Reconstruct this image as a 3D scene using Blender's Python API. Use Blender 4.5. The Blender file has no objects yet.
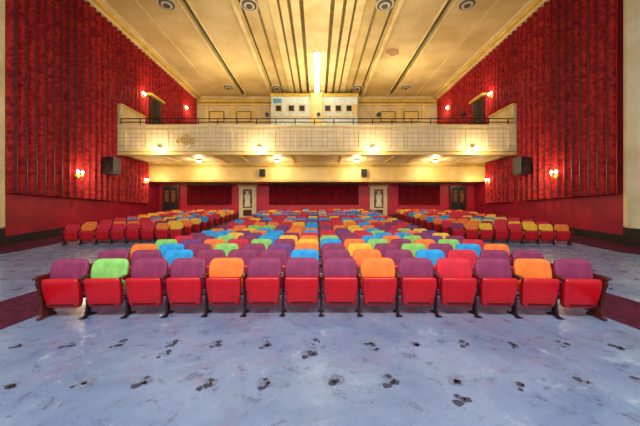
import bpy, math, random
from mathutils import Vector, Matrix
random.seed(7)
scene=bpy.context.scene
try:
    scene.view_settings.view_transform='Standard'
    scene.view_settings.look='None'
except Exception as e: print(e)

def lin(c):
    r=[]
    for v in c:
        v=v/255.0
        r.append(v/12.92 if v<=0.04045 else ((v+0.055)/1.055)**2.4)
    return (r[0],r[1],r[2],1.0)

# ------------------------------------------------------------ materials
def mat(name,c1,c2=None,rough=0.6,scale=3.0,metal=0.0,bump=0.0,bscale=40.0,emit=0.0,spec=0.5,detail=4.0):
    m=bpy.data.materials.new(name); m.use_nodes=True
    nt=m.node_tree; N=nt.nodes; L=nt.links
    b=N['Principled BSDF']
    b.inputs['Roughness'].default_value=rough
    b.inputs['Metallic'].default_value=metal
    b.inputs['Specular IOR Level'].default_value=spec
    tc=N.new('ShaderNodeTexCoord')
    if c2 is None: c2=tuple(v*0.85 for v in c1)
    n=N.new('ShaderNodeTexNoise'); n.inputs['Scale'].default_value=scale; n.inputs['Detail'].default_value=detail
    L.new(tc.outputs['Object'],n.inputs['Vector'])
    r=N.new('ShaderNodeValToRGB'); r.color_ramp.elements[0].position=0.35; r.color_ramp.elements[1].position=0.65
    r.color_ramp.elements[0].color=lin(c1); r.color_ramp.elements[1].color=lin(c2)
    L.new(n.outputs['Fac'],r.inputs['Fac']); L.new(r.outputs['Color'],b.inputs['Base Color'])
    if bump>0:
        n2=N.new('ShaderNodeTexNoise'); n2.inputs['Scale'].default_value=bscale
        L.new(tc.outputs['Object'],n2.inputs['Vector'])
        bp=N.new('ShaderNodeBump'); bp.inputs['Strength'].default_value=bump; bp.inputs['Distance'].default_value=0.01
        L.new(n2.outputs['Fac'],bp.inputs['Height']); L.new(bp.outputs['Normal'],b.inputs['Normal'])
    if emit>0:
        b.inputs['Emission Color'].default_value=lin(c1); b.inputs['Emission Strength'].default_value=emit
    return m

def damask_mat(name,base,hi,dark):
    # damask with a scattered leaf motif; dark bands paint pleat shade into the colour
    m=bpy.data.materials.new(name); m.use_nodes=True
    nt=m.node_tree; N=nt.nodes; L=nt.links; b=N['Principled BSDF']
    b.inputs['Roughness'].default_value=0.6
    b.inputs['Specular IOR Level'].default_value=0.3
    tc=N.new('ShaderNodeTexCoord')
    mp=N.new('ShaderNodeMapping'); mp.inputs['Scale'].default_value=(0,1,0.45)
    L.new(tc.outputs['Object'],mp.inputs['Vector'])
    v=N.new('ShaderNodeTexVoronoi'); v.inputs['Scale'].default_value=10; v.inputs['Randomness'].default_value=0.7
    L.new(mp.outputs[0],v.inputs['Vector'])
    n=N.new('ShaderNodeTexNoise'); n.inputs['Scale'].default_value=26; n.inputs['Detail'].default_value=2; n.inputs['Distortion'].default_value=0.8
    L.new(mp.outputs[0],n.inputs['Vector'])
    a=N.new('ShaderNodeMath'); a.operation='MULTIPLY_ADD'; a.inputs[1].default_value=0.55
    L.new(v.outputs['Distance'],a.inputs[0]); L.new(n.outputs['Fac'],a.inputs[2])
    r=N.new('ShaderNodeValToRGB'); e=r.color_ramp.elements
    e[0].position=0.50; e[0].color=lin(dark); e[1].position=1.0; e[1].color=lin(hi)
    k=e.new(0.74); k.color=lin(base)
    L.new(a.outputs[0],r.inputs['Fac'])
    wv=N.new('ShaderNodeTexWave'); wv.wave_type='BANDS'; wv.bands_direction='Y'; wv.inputs['Scale'].default_value=0.78
    wv.inputs['Distortion'].default_value=0.0
    L.new(tc.outputs['Object'],wv.inputs['Vector'])
    wr=N.new('ShaderNodeValToRGB'); wr.color_ramp.elements[0].position=0.16; wr.color_ramp.elements[1].position=0.46
    wr.color_ramp.elements[0].color=(.24,.18,.2,1); wr.color_ramp.elements[1].color=(1,1,1,1)
    L.new(wv.outputs['Fac'],wr.inputs['Fac'])
    mx=N.new('ShaderNodeMix'); mx.data_type='RGBA'; mx.blend_type='MULTIPLY'; mx.inputs[0].default_value=1
    L.new(r.outputs['Color'],mx.inputs[6]); L.new(wr.outputs['Color'],mx.inputs[7])
    L.new(mx.outputs[2],b.inputs['Base Color'])
    return m

def floor_mat():
    m=bpy.data.materials.new('painted_concrete_floor'); m.use_nodes=True
    nt=m.node_tree; N=nt.nodes; L=nt.links; b=N['Principled BSDF']
    tc=N.new('ShaderNodeTexCoord')
    def noise(s,d,dist=0.0,rough=0.5):
        n=N.new('ShaderNodeTexNoise'); n.inputs['Scale'].default_value=s; n.inputs['Detail'].default_value=d
        n.inputs['Distortion'].default_value=dist; n.inputs['Roughness'].default_value=rough
        L.new(tc.outputs['Object'],n.inputs['Vector']); return n
    def ramp(src,p0,p1,c0,c1):
        r=N.new('ShaderNodeValToRGB'); r.color_ramp.elements[0].position=p0; r.color_ramp.elements[1].position=p1
        r.color_ramp.elements[0].color=c0; r.color_ramp.elements[1].color=c1
        L.new(src,r.inputs['Fac']); return r
    base=ramp(noise(1.1,8,0.4,0.65).outputs['Fac'],0.3,0.7,lin((92,114,146)),lin((130,148,176)))
    K=(0,0,0,1)
    def mix(a,c,f):
        x=N.new('ShaderNodeMix'); x.data_type='RGBA'
        L.new(f,x.inputs[0]); L.new(a,x.inputs[6])
        x.inputs[7].default_value=c
        return x.outputs[2]
    pink=ramp(noise(0.8,8,1.5,0.7).outputs['Fac'],0.54,0.70,K,(0.5,0.5,0.5,1))
    c=mix(base.outputs['Color'],lin((134,98,130)),pink.outputs['Color'])
    wht=ramp(noise(2.3,9,0.6,0.75).outputs['Fac'],0.58,0.66,K,(0.38,0.38,0.38,1))
    c=mix(c,lin((190,200,212)),wht.outputs['Color'])
    drk=ramp(noise(5,10,0.5,0.8).outputs['Fac'],0.55,0.63,K,(0.7,0.7,0.7,1))
    c=mix(c,lin((62,68,92)),drk.outputs['Color'])
    L.new(c,b.inputs['Base Color'])
    rr=N.new('ShaderNodeMapRange'); rr.inputs[3].default_value=0.14; rr.inputs[4].default_value=0.40
    L.new(noise(3,6).outputs['Fac'],rr.inputs[0]); L.new(rr.outputs[0],b.inputs['Roughness'])
    bp=N.new('ShaderNodeBump'); bp.inputs['Strength'].default_value=0.3; bp.inputs['Distance'].default_value=0.01
    L.new(noise(14,6).outputs['Fac'],bp.inputs['Height']); L.new(bp.outputs['Normal'],b.inputs['Normal'])
    return m

def brick_mat(name,c,c2,line,w,h):
    m=bpy.data.materials.new(name); m.use_nodes=True
    nt=m.node_tree; N=nt.nodes; L=nt.links; b=N['Principled BSDF']; b.inputs['Roughness'].default_value=0.6
    tc=N.new('ShaderNodeTexCoord'); mp=N.new('ShaderNodeMapping'); mp.inputs['Rotation'].default_value=(math.radians(-90),0,0)
    L.new(tc.outputs['Object'],mp.inputs['Vector'])
    t=N.new('ShaderNodeTexBrick'); t.offset=0.0
    t.inputs['Scale'].default_value=1; t.inputs['Brick Width'].default_value=w; t.inputs['Row Height'].default_value=h
    t.inputs['Mortar Size'].default_value=0.014; t.inputs['Color1'].default_value=lin(c); t.inputs['Color2'].default_value=lin(c2)
    t.inputs['Mortar'].default_value=lin(line)
    L.new(mp.outputs[0],t.inputs['Vector']); L.new(t.outputs['Color'],b.inputs['Base Color'])
    return m

M={}
M['floor']=floor_mat()
M['carpet']=mat('aisle_carpet',(66,20,36),(88,32,52),rough=0.95,scale=6,bump=0.5,bscale=90,spec=0.1)
M['dado']=mat('red_dado_paint',(164,18,42),(132,14,36),rough=0.45,scale=1.5)
M['damask']=damask_mat('damask_curtain',(162,14,20),(204,50,40),(112,8,14))
M['backred']=mat('crimson_wall_paint',(200,18,38),(172,14,36),rough=0.5,scale=2)
M['velvet']=mat('dark_red_velvet',(124,8,20),(92,5,16),rough=0.85,scale=3,spec=0.2)
M['base']=mat('dark_baseboard_wood',(38,24,26),(24,18,22),rough=0.5)
M['cream']=mat('cream_plaster',(230,208,156),(212,188,130),rough=0.6,scale=1.2)
M['pil']=mat('pale_pilaster_plaster',(216,208,176),(198,188,152),rough=0.6,scale=1.2)
M['ceil']=mat('ceiling_plaster',(218,192,134),(192,162,100),rough=0.65,scale=0.5,detail=6)
M['ceil2']=mat('ceiling_rib_plaster',(236,214,156),(214,188,122),rough=0.6,scale=0.8)
M['olive']=mat('olive_groove_paint',(88,94,52),(66,72,40),rough=0.7)
M['groove']=mat('ochre_shade_and_trim',(142,124,68),(114,98,52),rough=0.7)  # soft shade between ceiling ribs put into colour; also colours panel rims
M['gold']=mat('gold_cornice_paint',(226,190,86),(200,160,64),rough=0.4,scale=2)
M['parapet']=brick_mat('parapet_tile_relief',(232,208,162),(222,196,148),(182,150,102),0.32,0.24)
M['fascia']=mat('yellow_fascia_plaster',(240,210,130),(224,188,104),rough=0.5,scale=1.0)
M['white']=mat('booth_white_paint',(226,232,226),(200,212,210),rough=0.5)
M['black']=mat('black_metal',(22,20,22),(32,28,28),rough=0.4,metal=0.3)
M['hole']=mat('dark_opening',(14,12,16),(20,16,20),rough=0.6)
M['wood']=mat('armrest_wood',(100,40,26),(66,24,18),rough=0.35,scale=12)
M['pan']=mat('red_vinyl',(200,8,24),(172,6,20),rough=0.28,scale=4,bump=0.1)
M['iron']=mat('seat_iron',(40,26,30),(58,34,38),rough=0.45,metal=0.5)
M['glass']=mat('door_panel_amber',(150,88,50),(96,56,36),rough=0.25,scale=5)
M['vent']=mat('vent_metal',(214,204,178),(190,178,148),rough=0.4)
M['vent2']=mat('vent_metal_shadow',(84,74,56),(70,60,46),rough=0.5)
M['bulb']=mat('warm_bulb',(255,226,170),(255,226,170),emit=32)
M['tube']=mat('fluorescent_tube',(255,246,215),(255,246,215),emit=36)
M['bluebox']=mat('blue_paint',(110,170,200),(90,150,190),rough=0.5)
M['patch']=mat('bolt_patch_residue',(44,42,54),(66,64,80),rough=0.8,scale=30)
M['halo']=mat('worn_floor_filler',(90,98,120),(120,128,150),rough=0.7,scale=20)
M['stain']=mat('water_stain',(176,134,84),(156,114,70),rough=0.8,scale=6)
CL={'m':((138,36,84),(112,28,68)),'o':((238,122,36),(214,102,28)),'g':((140,200,100),(110,176,80)),
    'b':((12,158,214),(6,124,190)),'r':((208,14,46),(180,10,38)),'y':((240,188,44),(220,158,34)),'p':((116,50,118),(94,40,102))}
for k,(a,b_) in CL.items():
    M['f_'+k]=mat('seat_fabric_'+{'m':'mauve','o':'orange','g':'green','b':'blue','r':'red','y':'yellow','p':'purple'}[k],a,b_,rough=0.65,scale=8,bump=0.3,bscale=120)

# ------------------------------------------------------------ mesh builder
class MB:
    def __init__(s): s.v=[];s.f=[];s.m=[];s.sm=[];s.mats=[]
    def mi(s,k):
        if k not in s.mats: s.mats.append(k)
        return s.mats.index(k)
    def add(s,vs,fs,k,smooth=False):
        o=len(s.v); s.v+= [tuple(v) for v in vs]; i=s.mi(k)
        for f in fs: s.f.append(tuple(o+j for j in f)); s.m.append(i); s.sm.append(smooth)
    def box(s,x0,x1,y0,y1,z0,z1,k,slope=0.0):
        vs=[(x,y,z) for x in (x0,x1) for y in (y0,y1) for z in (z0,z1)]
        s.add(vs,[(0,1,3,2),(4,6,7,5),(0,4,5,1),(2,3,7,6),(0,2,6,4),(1,5,7,3)],k)
    def prism(s,pts,a0,a1,k,axis='x'):
        n=len(pts)
        if axis=='x': vs=[(a0,p[0],p[1]) for p in pts]+[(a1,p[0],p[1]) for p in pts]
        elif axis=='y': vs=[(p[0],a0,p[1]) for p in pts]+[(p[0],a1,p[1]) for p in pts]
        else: vs=[(p[0],p[1],a0) for p in pts]+[(p[0],p[1],a1) for p in pts]
        fs=[tuple(range(n)),tuple(range(2*n-1,n-1,-1))]+[(i,(i+1)%n,n+(i+1)%n,n+i) for i in range(n)]
        s.add(vs,fs,k)
    def cyl(s,p0,p1,r0,k,r1=None,n=12,smooth=True):
        r1=r0 if r1 is None else r1
        p0=Vector(p0);p1=Vector(p1);d=(p1-p0).normalized()
        u=d.orthogonal().normalized(); w=d.cross(u)
        vs=[];
        for p,r in ((p0,r0),(p1,r1)):
            for i in range(n):
                a=2*math.pi*i/n; vs.append(p+(u*math.cos(a)+w*math.sin(a))*r)
        s.add(vs,[(i,(i+1)%n,n+(i+1)%n,n+i) for i in range(n)],k,smooth)
        s.add(vs[:n],[tuple(range(n-1,-1,-1))],k); s.add(vs[n:],[tuple(range(n))],k)
    def sphere(s,c,r,k,n=12,h=8,sz=1.0):
        vs=[];fs=[]
        for j in range(h+1):
            t=math.pi*j/h
            for i in range(n):
                a=2*math.pi*i/n
                vs.append((c[0]+r*math.sin(t)*math.cos(a),c[1]+r*math.sin(t)*math.sin(a),c[2]+sz*r*math.cos(t)))
        for j in range(h):
            for i in range(n):
                fs.append((j*n+i,(j+1)*n+i,(j+1)*n+(i+1)%n,j*n+(i+1)%n))
        s.add(vs,fs,k,True)
    def ring(s,c,R,r,k,n=24,m=6):
        vs=[];fs=[]
        for i in range(n):
            a=2*math.pi*i/n
            for j in range(m):
                t=2*math.pi*j/m
                vs.append((c[0]+(R+r*math.cos(t))*math.cos(a),c[1]+r*math.sin(t),c[2]+(R+r*math.cos(t))*math.sin(a)))
        for i in range(n):
            for j in range(m): fs.append((i*m+j,((i+1)%n)*m+j,((i+1)%n)*m+(j+1)%m,i*m+(j+1)%m))
        s.add(vs,fs,k,True)
    def loft(s,rows,k,n=20,ex=4.0,curve=0.0):
        vs=[]
        for (z,yc,hw,ht) in rows:
            for i in range(n):
                a=2*math.pi*i/n; c=math.cos(a); q=math.sin(a)
                x=hw*math.copysign(abs(c)**(2/ex),c); y=ht*math.copysign(abs(q)**(2/ex*1.6),q)
                vs.append((x,yc+y-curve*x*x,z))
        R=len(rows); fs=[]
        for j in range(R-1):
            for i in range(n): fs.append((j*n+i,j*n+(i+1)%n,(j+1)*n+(i+1)%n,(j+1)*n+i))
        fs.append(tuple(range(n-1,-1,-1))); fs.append(tuple((R-1)*n+i for i in range(n)))
        s.add(vs,fs,k,True)
    def mesh(s,name):
        me=bpy.data.meshes.new(name); me.from_pydata(s.v,[],s.f)
        for k in s.mats: me.materials.append(M[k])
        me.polygons.foreach_set('material_index',s.m); me.polygons.foreach_set('use_smooth',s.sm)
        me.update()
        import bmesh
        bm=bmesh.new(); bm.from_mesh(me); bmesh.ops.recalc_face_normals(bm,faces=bm.faces); bm.to_mesh(me); bm.free()
        return me
    def obj(s,name,loc=(0,0,0),rz=0.0,parent=None):
        o=bpy.data.objects.new(name,s.mesh(name)); scene.collection.objects.link(o)
        o.location=loc; o.rotation_euler[2]=rz
        if parent: o.parent=parent
        return o

WX=12.2; H=12.7; YB=28.4; YF=22.0
def fz(y): return 0.0 if y<10 else 0.065*(y-10)

# ------------------------------------------------------------ floor
b=MB()
ys=[-3.0,10.0,YF+0.3]
vs=[];
for y in ys:
    for x in (-WX-0.3,WX+0.3):
        vs.append((x,y,fz(y))); 
for y in ys:
    for x in (-WX-0.3,WX+0.3):
        vs.append((x,y,-0.3))
b.add(vs,[(0,1,3,2),(2,3,5,4),(6,8,9,7),(8,10,11,9),(0,6,7,1),(4,5,11,10),(0,2,8,6),(2,4,10,8),(1,7,9,3),(3,9,11,5)],'floor')
b.obj('floor')
def strip(name,x0,x1,y0,y1,h=0.012):
    b=MB(); yy=[y0]+([10.0] if y0<10<y1 else [])+[y1]
    top=[(x,y,fz(y)+h) for y in yy for x in (x0,x1)]; bot=[(x,y,fz(y)+0.001) for y in yy for x in (x0,x1)]
    n=len(yy); o=len(top); fs=[]
    for i in range(n-1):
        a=2*i; fs+=[(a,a+1,a+3,a+2),(o+a,o+a+2,o+a+3,o+a+1),(a,a+2,o+a+2,o+a),(a+1,o+a+1,o+a+3,a+3)]
    fs+=[(0,o,o+1,1),(2*n-2,2*n-1,o+2*n-1,o+2*n-2)]
    b.add(top+bot,fs,'carpet'); b.obj(name)
strip('aisle_carpet',-5.15,-3.98,1.5,21.8); strip('aisle_carpet',4.05,5.2,1.5,21.8)
strip('aisle_carpet',-12.1,-10.5,6,21.8); strip('aisle_carpet',10.5,12.1,6,21.8)

# bolt patches where seats were removed
b=MB()
def blob(x,y,r,k,h):
    n=11; z=fz(y)
    ps=[(x+math.cos(2*math.pi*i/n)*r*random.uniform(.6,1.3),y+math.sin(2*math.pi*i/n)*r*random.uniform(.6,1.3)) for i in range(n)]
    b.add([(p[0],p[1],z+h) for p in ps],[tuple(range(n))],k)
def cluster(x,y,lv=1.0):
    x+=random.uniform(-.04,.04)*lv; y+=random.uniform(-.04,.04)*lv
    if random.random()<.8: blob(x+random.uniform(-.02,.02),y+.02,random.uniform(.05,.095),'halo',.002)
    for dx,dy in ((-.035,-.05),(.035,.0),(0.0,.07),(.01,-.015)):
        if random.random()<.8: blob(x+dx+random.uniform(-.015,.015),y+dy+random.uniform(-.02,.02),random.uniform(.018,.042),'patch',.004)
    if random.random()<.6: b.cyl((x+.03,y,0),(x+.03,y,.018),.008,'iron',n=8)
for yrow in (1.72,2.48,3.2):
    for i in range(-8,9):
        off=.13 if yrow==2.48 else 0
        cluster(i*.55+off,yrow-0.006*(i*.55)**2)
        if random.random()<.3: cluster(i*.55+off+random.uniform(-.1,.1),yrow-0.006*(i*.55)**2-random.uniform(.15,.35))
for side in (-1,1):
    for j in range(9):
        for i in range(8):
            x=side*(5.6+i*.6); cluster(x,4.0+j*.85-0.01*x*x)
b.obj('floor_bolt_patches')

# ------------------------------------------------------------ walls
for sgn,nm in ((-1,'left'),(1,'right')):
    X=lambda d: sgn*(WX-d)     # d = distance into the room
    ye=11.0 if sgn<0 else 11.2
    def bx(b,d0,d1,y0,y1,z0,z1,k):
        a,c=sorted((X(d0),X(d1))); b.box(a,c,y0,y1,z0,z1,k)
    b=MB(); bx(b,-.3,0,10.0,YB+.3,-.3,H+.4,'dado'); b.obj('wall_'+nm)
    b=MB(); bx(b,-.3,.06,8.8,ye,.75,H,'pil'); bx(b,-.3,.10,8.8,ye+.04,-.02,.75,'base'); bx(b,-.3,.12,ye-.15,ye,.8,H,'cream'); b.obj('trim_pilaster_'+nm)
    b=MB()
    for (y0,y1) in ((ye+.04,15),(15,18.5),(18.5,YF)):
        a,c=sorted((X(0.0),X(.05)))
        vs=[(x,y,fz(y)+dz) for x in (a,c) for y in (y0,y1) for dz in (0.0,.36)]
        b.add(vs,[(0,1,3,2),(4,6,7,5),(0,4,5,1),(2,3,7,6),(0,2,6,4),(1,5,7,3)],'base')
    b.obj('baseboard_'+nm)
    # pleated damask curtain
    def curtain(name,y0,y1,hem,top):
        b=MB(); n=int((y1-y0)/.026); vs=[];fs=[]
        zs=[0,.25,.5,.75,1.0]
        for i in range(n+1):
            y=y0+(y1-y0)*i/n
            for t in zs:
                ph=2*math.pi*y/.40+.3*math.sin(y*1.7)
                s_=math.sin(ph)
                d=.17+.135*math.copysign(abs(s_)**.7,s_)+.02*math.sin(2*ph+.6)
                vs.append((X(d),y,hem(y)*(1-t)+top*t))
        m=len(zs)
        for i in range(n):
            for j in range(m-1): fs.append((i*m+j,(i+1)*m+j,(i+1)*m+j+1,i*m+j+1))
        b.add(vs,fs,'damask',True); return b.obj(name)
    hem=lambda y: 2.12-.03*(y-11.2)
    curtain('damask_drapery',ye+.05,16.9,hem,H-.35)
    curtain('damask_drapery',17.5,20.35,hem,4.72)
    curtain('damask_drapery',17.0,YB-.05,lambda y: 6.6+.19*max(0,y-17.3),H-.35)
    # cornice
    b=MB(); bx(b,0,.55,8,YB,H-.28,H+.1,'gold'); bx(b,.55,.75,8,YB,H-.12,H+.1,'cream'); bx(b,0,.35,8,YB,H-.42,H-.28,'cream'); b.obj('trim_cornice_'+nm)
    b=MB(); bx(b,0,.34,17.15,19.6,6.5,7.75,'cream'); bx(b,0,.4,17.15,19.6,7.75,7.85,'gold'); b.obj('trim_balcony_dado_'+nm)
    # balcony exit door on side wall
    b=MB(); bx(b,0.01,.36,20.2,21.6,7.0,9.5,'wood'); bx(b,.36,.39,20.35,21.45,7.0,9.35,'hole')
    bx(b,.01,.55,20.0,21.8,9.5,9.66,'gold'); bx(b,.39,.42,20.88,20.92,7.0,9.35,'wood'); b.obj('door_balcony_'+nm)
    def sconce(y,z,e):
        b=MB()
        b.cyl((X(.25),y,z-.08),(X(.36),y,z-.08),.09,'gold',n=16)
        for dy in (-.13,.13):
            b.cyl((X(.34),y,z-.1),(X(.45),y+dy,z-.06),.014,'gold',n=8)
            b.cyl((X(.45),y+dy,z-.07),(X(.45),y+dy,z-.04),.045,'gold',n=12)
            b.cyl((X(.45),y+dy,z-.04),(X(.45),y+dy,z+.08),.018,'white',n=8)
            b.sphere((X(.45),y+dy,z+.12),.055,'bulb',sz=1.4)
        o=b.obj('wall_sconce')
        l=bpy.data.lights.new('sconce_light','POINT'); l.energy=e; l.color=(1,.80,.50); l.shadow_soft_size=.1
        lo=bpy.data.objects.new('sconce_light',l); lo.location=(X(.9),y,z+.14); scene.collection.objects.link(lo); lo.parent=o
    sconce(14.1,3.2,95); sconce(19.6,3.35,50); sconce(19.3,9.2,60); sconce(25.6,10.5,60)
    b=MB(); yy=15.9
    a,c=sorted((X(.42),X(1.0)))
    b.prism([(a,yy-.32),(c,yy-.28),(c,yy+.30),(a,yy+.34)],3.4,4.35,'black','z')
    for (zz,r) in ((3.72,.2),(4.12,.11)):
        b.cyl(((a+c)/2,yy-.33,zz),((a+c)/2,yy-.36,zz),r,'iron',n=20)
    bx(b,.18,.45,yy-.03,yy+.03,3.8,3.88,'iron'); bx(b,.16,.2,yy-.12,yy+.12,3.7,4.0,'iron')
    b.obj('loudspeaker')

# ------------------------------------------------------------ ceiling
b=MB(); b.box(-WX-.3,WX+.3,8,YB+.3,13.0,13.3,'olive')
for s in (-1,1):
    def P(x0,x1,z,k):
        a,c=sorted((s*x0,s*x1)); b.box(a,c,8,YB,z,13.0,k)
    P(7.5,WX,H,'ceil'); P(4.25,6.9,H,'ceil'); P(2.35,4.1,H-.04,'ceil'); P(6.9,7.0,H-.10,'ceil2');P(7.4,7.5,H-.10,'ceil2')
    P(9.7,9.78,H-.02,'ceil2')
    P(4.4,4.62,H-.16,'ceil2'); P(4.1,4.25,H+.06,'olive'); P(2.15,2.6,H-.16,'ceil2'); P(.7,2.2,H+.02,'groove')
    P(1.6,2.0,H-.2,'ceil2'); P(.95,1.4,H-.26,'ceil2')
    P(3.2,3.35,H-.07,'groove')
b.box(-.72,.72,8,YB,H-.34,13.0,'ceil2')
b.obj('ceiling')
b=MB(); 
for x in (-.22,.06):
    b.box(x,x+.16,19.6,26.2,H-.42,H-.345,'white'); b.cyl((x+.08,19.7,H-.46),(x+.08,26.1,H-.46),.03,'tube',n=8)
lt=b.obj('fluorescent_light_fixture')
for y in (15.5,26.2):
    for x in (-8.2,-3.7,3.7,8.2):
        b=MB(); z=H if abs(x)>4.1 else H-.04
        for i,(r,dz) in enumerate(((.5,.05),(.40,.09),(.29,.13),(.17,.17))):
            b.cyl((0,0,-dz),(0,0,-dz+.05),r,'vent' if i%2==0 else 'vent2',n=28)
        b.obj('ceiling_vent',(x,y,z))
b=MB(); n=14
ps=[(5.4+.5*math.cos(2*math.pi*i/n)*random.uniform(.7,1.3),20.3+.6*math.sin(2*math.pi*i/n)*random.uniform(.6,1.2)) for i in range(n)]
b.add([(p[0],p[1],H-.004) for p in ps],[tuple(range(n))],'stain'); b.obj('ceiling_stain')

# ------------------------------------------------------------ balcony
YP=17.07; ZT=6.55; ZS=4.82; BX=WX-.01
b=MB()
b.prism([(YP,5.0),(YP,6.4),(YP+.28,6.4),(YP+.28,5.7),(YP+.28,ZS+.15),(YP+.2,ZS+.15)],-BX,BX,'parapet')
b.prism([(YP+.2,ZS),(YP+.28,6.0),(19,6.0),(19,6.4),(21,6.4),(21,6.9),(23,6.9),(23,7.5),(25,7.5),(25,8.1),(YB-.01,8.1),(YB-.01,7.6),(20.5,ZS)],-BX,BX,'cream')
b.box(-BX,BX,YP-.10,YP+.36,6.4,ZT-.03,'ceil2')
b.box(-BX,BX,YP-.06,YP,6.16,6.24,'ceil2')
b.box(-BX,BX,YP-.10,YP+.3,4.92,5.06,'ceil2')
b.box(-BX,BX,YP+.02,YP+.5,4.74,4.92,'fascia')
for i in range(-9,10):
    b.box(i*1.28-.05,i*1.28+.05,YP-.035,YP,5.06,6.4,'ceil2')
for i in range(-7,8):
    b.box(i*1.62-.06,i*1.62+.06,YP+.5,20.5,ZS-.07,ZS+.02,'fascia')
b.box(-BX,BX,20.5,20.85,3.42,ZS+.1,'fascia')
b.box(-BX,BX,20.42,20.5,4.5,4.62,'gold'); b.box(-BX,BX,20.44,20.5,3.42,3.56,'gold'); b.box(-BX,BX,20.38,20.5,4.68,ZS,'ceil2')
b.box(-BX,BX,20.85,YF-.01,3.42,3.6,'cream')
b.ring((-7.9,YP-.03,5.62),.26,.05,'gold'); b.ring((-7.9,YP-.03,5.62),.12,.035,'gold'); 
for dx in (-.42,.42): b.ring((-7.9+dx,YP-.03,5.55),.12,.035,'gold')
b.obj('balcony')
b=MB()
for zz in (6.72,6.93): b.cyl((-WX+.3,YP+.1,zz),(WX-.3,YP+.1,zz),.03,'black',n=8)
x=-WX+.35
while x<WX-.3:
    b.cyl((x,YP+.1,ZT-.03),(x,YP+.1,6.93),.03,'black',n=8); x+=1.17
b.obj('balcony_railing')
for x in (-3.0,0.1,3.7,8.8):
    b=MB(); b.cyl((0,0,0),(0,0,.16),.02,'black',n=8); b.cyl((0,.14,.26),(0,-.18,.18),.075,'black',r1=.11,n=14)
    b.box(-.13,-.11,-.02,.02,.1,.26,'black'); b.box(.11,.13,-.02,.02,.1,.26,'black'); b.box(-.13,.13,-.02,.02,.1,.12,'black')
    b.obj('rail_spotlight',(x,YP+.1,6.96))
for x in (-9.45,-3.45,3.35,9.35):
    b=MB(); b.box(-.09,.09,-.04,.0,.02,.16,'gold'); b.cyl((0,-.04,.08),(0,-.16,.04),.03,'gold',n=8)
    b.cyl((0,-.18,.1),(0,-.18,.02),.07,'gold',r1=.11,n=14); b.sphere((0,-.18,-.03),.12,'bulb')
    o=b.obj('balcony_lamp',(x,YP-.10,5.08))
    l=bpy.data.lights.new('lamp_light','POINT'); l.energy=95; l.color=(1,.82,.52); l.shadow_soft_size=.1
    lo=bpy.data.objects.new('lamp_light',l); lo.location=(0,-.5,-.12); scene.collection.objects.link(lo); lo.parent=o
for x in (-8,-2.7,2.7,8):
    b=MB(); b.cyl((0,0,0),(0,0,-.06),.2,'white',n=20); b.cyl((0,0,-.06),(0,0,-.075),.16,'bulb',n=20)
    o=b.obj('added_soffit_light',(x,19.2,ZS-.07))  # added glowing disc with point light, brightens the space under the balcony
    l=bpy.data.lights.new('soffit_fill','POINT'); l.energy=100; l.color=(1,.84,.58); l.shadow_soft_size=.15
    lo=bpy.data.objects.new('soffit_fill',l); lo.location=(0,0,-.45); scene.collection.objects.link(lo); lo.parent=o
for x in (-3.9,3.35):
    b=MB(); b.box(-.19,.19,-.24,0,-.25,.25,'black'); b.cyl((0,-.24,-.06),(0,-.26,-.06),.12,'iron',n=16); b.cyl((0,-.24,.14),(0,-.26,.14),.05,'iron',n=12)
    b.obj('fascia_loudspeaker',(x,20.42,4.05))

# ------------------------------------------------------------ rear wall below balcony
b=MB(); b.box(-WX,WX,YF,YF+.3,0,3.6,'backred'); b.obj('wall_back')
b=MB(); b.box(-WX+.05,WX-.05,YF-.06,YF,fz(YF)-.02,fz(YF)+.25,'base'); b.obj('baseboard_back')
def rear_curtain(x0,x1,z0,z1):
    b=MB(); n=int((x1-x0)/.03); vs=[];fs=[]
    for i in range(n+1):
        x=x0+(x1-x0)*i/n; d=.10+.045*math.sin(2*math.pi*x/.24)
        vs+=[(x,YF-d,z0),(x,YF-d,z1)]
    fs=[(2*i,2*i+2,2*i+3,2*i+1) for i in range(n)]
    b.add(vs,fs,'velvet',True)
    b.box(x0-.05,x1+.05,YF-.2,YF-.0,z1,z1+.1,'wood'); b.obj('rear_curtain')
rear_curtain(-10.0,-6.6,1.8,3.28); rear_curtain(-3.7,3.2,1.8,3.28); rear_curtain(6.3,9.5,1.8,3.28)
for x in (-5.35,4.75):
    b=MB(); z0=fz(YF)
    b.box(-.66,.66,-.10,0,0,2.5,'pil'); b.box(-.5,.5,-.14,-.10,.05,2.36,'ceil2')
    b.box(-.36,.36,-.16,-.14,.75,2.2,'glass'); b.box(-.76,.76,-.16,0,2.4,2.56,'gold')
    b.cyl((0,-.16,1.95),(0,-.175,1.95),.10,'pil',n=16)
    b.prism([(-.08,1.85),(.08,1.85),(.22,1.7),(.18,1.3),(.24,.85),(-.24,.85),(-.16,1.3),(-.22,1.7)],-.18,-.16,'pil','y')
    b.box(.3,.36,-.2,-.14,1.0,1.06,'gold'); b.box(-.33,.33,-.155,-.14,.15,.62,'wood')
    b.obj('door_rear',(x,YF-.01,z0))
for x in (-11.3,10.9):
    b=MB(); b.box(-.65,.65,-.12,0,0,2.5,'wood'); b.box(-.5,.5,-.14,-.12,0,2.35,'hole'); b.box(-.02,.02,-.16,-.14,0,2.35,'wood')
    b.box(-.4,-.12,-.155,-.14,1.2,2.1,'glass'); b.box(.12,.4,-.155,-.14,1.2,2.1,'glass')
    b.obj('door_exit',(x,YF-.01,fz(YF)))

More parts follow.
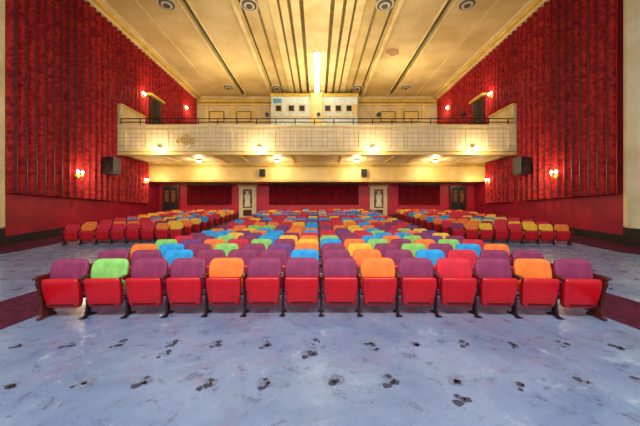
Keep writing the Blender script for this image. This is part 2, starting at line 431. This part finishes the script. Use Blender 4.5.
# ------------------------------------------------------------ upper rear wall & projection booth
b=MB(); b.box(-WX,WX,YB,YB+.3,3,H+.4,'cream')
b.obj('wall_balcony_rear')
b=MB(); b.box(-WX+.4,WX-.4,YB-.35,YB,H-.7,H-.42,'gold'); b.box(-WX+.4,WX-.4,YB-.2,YB,H-.95,H-.8,'fascia')
for x in (-11,-8.4,-6.2,6.0,8.2,10.6):
    b.box(x-.18,x+.18,YB-.12,YB,8.1,H-.95,'fascia')
b.obj('trim_rear_cornice')
b=MB(); b.box(-4.3,3.8,26.6,YB-.02,8.1,H-.45,'white')
b.box(-4.35,3.85,26.5,26.6,H-.75,H-.45,'gold')
b.box(-4.35,3.85,26.55,26.6,10.05,10.15,'fascia')
for x in (-3.6,-2.4,-1.4,1.0,2.0,3.0):
    b.box(x-.34,x+.34,26.54,26.6,10.5,11.2,'cream'); b.box(x-.24,x+.24,26.52,26.56,10.6,11.1,'hole')
b.box(-4.1,-3.3,26.52,26.6,11.35,11.75,'bluebox'); b.box(3.3,3.7,26.52,26.6,10.3,11.2,'fascia')
b.box(-.6,.5,26.35,26.6,8.1,H-.45,'fascia'); b.box(-.25,.15,26.3,26.35,8.1,H-.45,'ceil2')
b.obj('projection_booth')
for x in (-10.0,-7.3,7.1,9.4):
    b=MB(); b.box(-.75,.75,-.05,0,0,1.1,'groove'); b.box(-.65,.65,-.07,-.05,.1,1.0,'fascia'); b.obj('rear_wall_panel',(x,YB,10.1))

# ------------------------------------------------------------ seats
SP=.55
def seat_geo(left_end,right_end):
    b=MB()
    b.loft([(.38,.02,.19,.02),(.39,.02,.235,.03),(.42,.022,.245,.036),(.55,.035,.25,.04),(.68,.055,.253,.042),(.75,.07,.251,.042),
            (.79,.078,.243,.040),(.82,.084,.228,.036),(.842,.088,.205,.028),(.853,.09,.17,.016)],'f_m',n=24,ex=5,curve=.4)
    b.loft([(.36,.065,.20,.008),(.5,.082,.235,.01),(.7,.108,.236,.01),(.80,.122,.215,.008),(.83,.126,.18,.004)],'pan',n=16,ex=5,curve=.4)
    b.loft([(.150,-.05,.15,.02),(.156,-.05,.185,.038),(.175,-.052,.208,.052),(.215,-.056,.222,.06),(.33,-.075,.234,.066),(.45,-.098,.241,.062),
            (.54,-.115,.243,.05),(.585,-.12,.240,.042),(.598,-.122,.228,.028),(.602,-.122,.19,.012)],'pan',n=24,ex=6)
    b.box(-.16,.16,-.125,-.108,.205,.22,'iron')
    b.cyl((-.25,.0,.30),(.25,.0,.30),.014,'iron',n=8)
    def std(x):
        t=.014
        b.prism([(-.13,0),(.12,0),(.12,.018),(.045,.035),(.03,.12),(.035,.34),(.075,.62),(.09,.70),(.055,.70),(.03,.62),(-.12,.60),(-.12,.575),(-.02,.55),(-.03,.34),(-.04,.12),(-.06,.035),(-.13,.018)],x-t,x+t,'iron')
        b.box(x-.04,x+.04,-.13,-.07,0,.012,'iron'); b.box(x-.04,x+.04,.06,.12,0,.012,'iron')
        b.prism([(-.16,.602),(-.175,.613),(-.16,.628),(-.08,.635),(.07,.63),(.07,.602)],x-.024,x+.024,'wood')
    def endp(x):
        b.prism([(-.15,0),(.13,0),(.13,.03),(.085,.06),(.075,.2),(.10,.45),(.125,.66),(.10,.70),(.05,.66),(.0,.605),(-.16,.60),(-.17,.55),(-.14,.46),(-.11,.34),(-.10,.2),(-.11,.06),(-.15,.03)],x-.02,x+.02,'wood')
        b.prism([(-.10,.22),(.04,.22),(.07,.5),(-.12,.52),(-.09,.36)],x-.026,x+.026,'iron')
        b.prism([(-.19,.602),(-.205,.62),(-.19,.64),(-.1,.65),(.09,.645),(.09,.602)],x-.03,x+.03,'wood')
    endp(-SP/2) if left_end else std(-SP/2)
    if right_end: endp(SP/2)
    b.v=[(v[0],v[1],v[2]*.93) for v in b.v]
    return b
base={}
for v in ('mid','first','last'):
    base[v]=seat_geo(v=='first',v=='last').mesh('theatre_seat_'+v)
meshes={}
def seat_mesh(v,c):
    if (v,c) not in meshes:
        me=base[v].copy(); me.name='theatre_seat_%s_%s'%(v,c)
        me.materials[0]=M['f_'+c]; meshes[(v,c)]=me
    return meshes[(v,c)]
def seat(x,yc,v,c):
    y=yc-.009*x*x; th=math.atan(.018*x)
    o=bpy.data.objects.new('theatre_seat',seat_mesh(v,c)); scene.collection.objects.link(o)
    o.location=(x,y,fz(y)+.001); o.rotation_euler=(math.atan(.065) if y>10 else 0,0,-th)
def row(xc,yc,cols):
    n=len(cols)
    for i,c in enumerate(cols):
        seat(xc+(i-(n-1)/2)*SP,yc,'first' if i==0 else ('last' if i==n-1 else 'mid'),c)
def rnd(n,w):
    return random.choices(list(w.keys()),list(w.values()),k=n)
rows=[list('mgmmommmomrmom'),
      list('mmbmmmbmombrmm'),
      list('obmgmpomymgmbo'),
      list('gporgmybogmogr'),
      list('rmgmbyogmbogpm')]
for r in range(4): rows.append(rnd(14,dict(m=4,o=3,g=2,b=3,r=3,y=2,p=1)))
Y0=4.12
for i,c in enumerate(rows): row(0.06,Y0+i*.86,c)
for i in range(10):
    yc=12.05+i*.9
    w=dict(r=5,o=2,y=2,b=1,m=2)
    if i in (2,5,7): w=dict(b=6,y=1,r=1)
    row(0.06,yc,rnd(14,w))
    ws=dict(r=5,o=3,y=4,m=1,b=.6) if i not in (3,) else dict(b=3,r=2,y=1)
    row(-7.72,yc,rnd(8,ws)); row(7.72,yc,rnd(8,ws))

# ------------------------------------------------------------ lights
w=bpy.data.worlds.new('world'); scene.world=w; w.use_nodes=True
w.node_tree.nodes['Background'].inputs[0].default_value=(.86,.92,1,1); w.node_tree.nodes['Background'].inputs[1].default_value=.52
def area(name,loc,target,sx,sy,e,col):
    l=bpy.data.lights.new(name,'AREA'); l.shape='RECTANGLE'; l.size=sx; l.size_y=sy; l.energy=e; l.color=col
    o=bpy.data.objects.new(name,l); o.location=loc
    o.rotation_euler=(Vector(target)-Vector(loc)).to_track_quat('-Z','Y').to_euler(); scene.collection.objects.link(o)
area('stage_batten_light',(0,-1,6.5),(0,11,1),10,1.0,1100,(1,.96,.92))
for x in (-7,0,7):
    area('added_ceiling_fill',(x,22.5,9.2),(x,21.5,12.7),3,1.5,190,(1,.86,.58))  # added unseen uplights that brighten the ceiling and rear
area('added_ceiling_fill',(0,14,8.5),(0,19,12.7),8,2,250,(1,.88,.62))  # one more added fill, aimed up at the ceiling

# ------------------------------------------------------------ camera
cd=bpy.data.cameras.new('camera'); cam=bpy.data.objects.new('camera',cd); scene.collection.objects.link(cam)
cam.location=(0,0,1.53); cam.rotation_euler=(math.radians(90),0,0)
cd.sensor_width=36; cd.lens=36*284/640; cd.shift_x=.0047; cd.shift_y=-.0078; cd.clip_end=200
scene.camera=cam
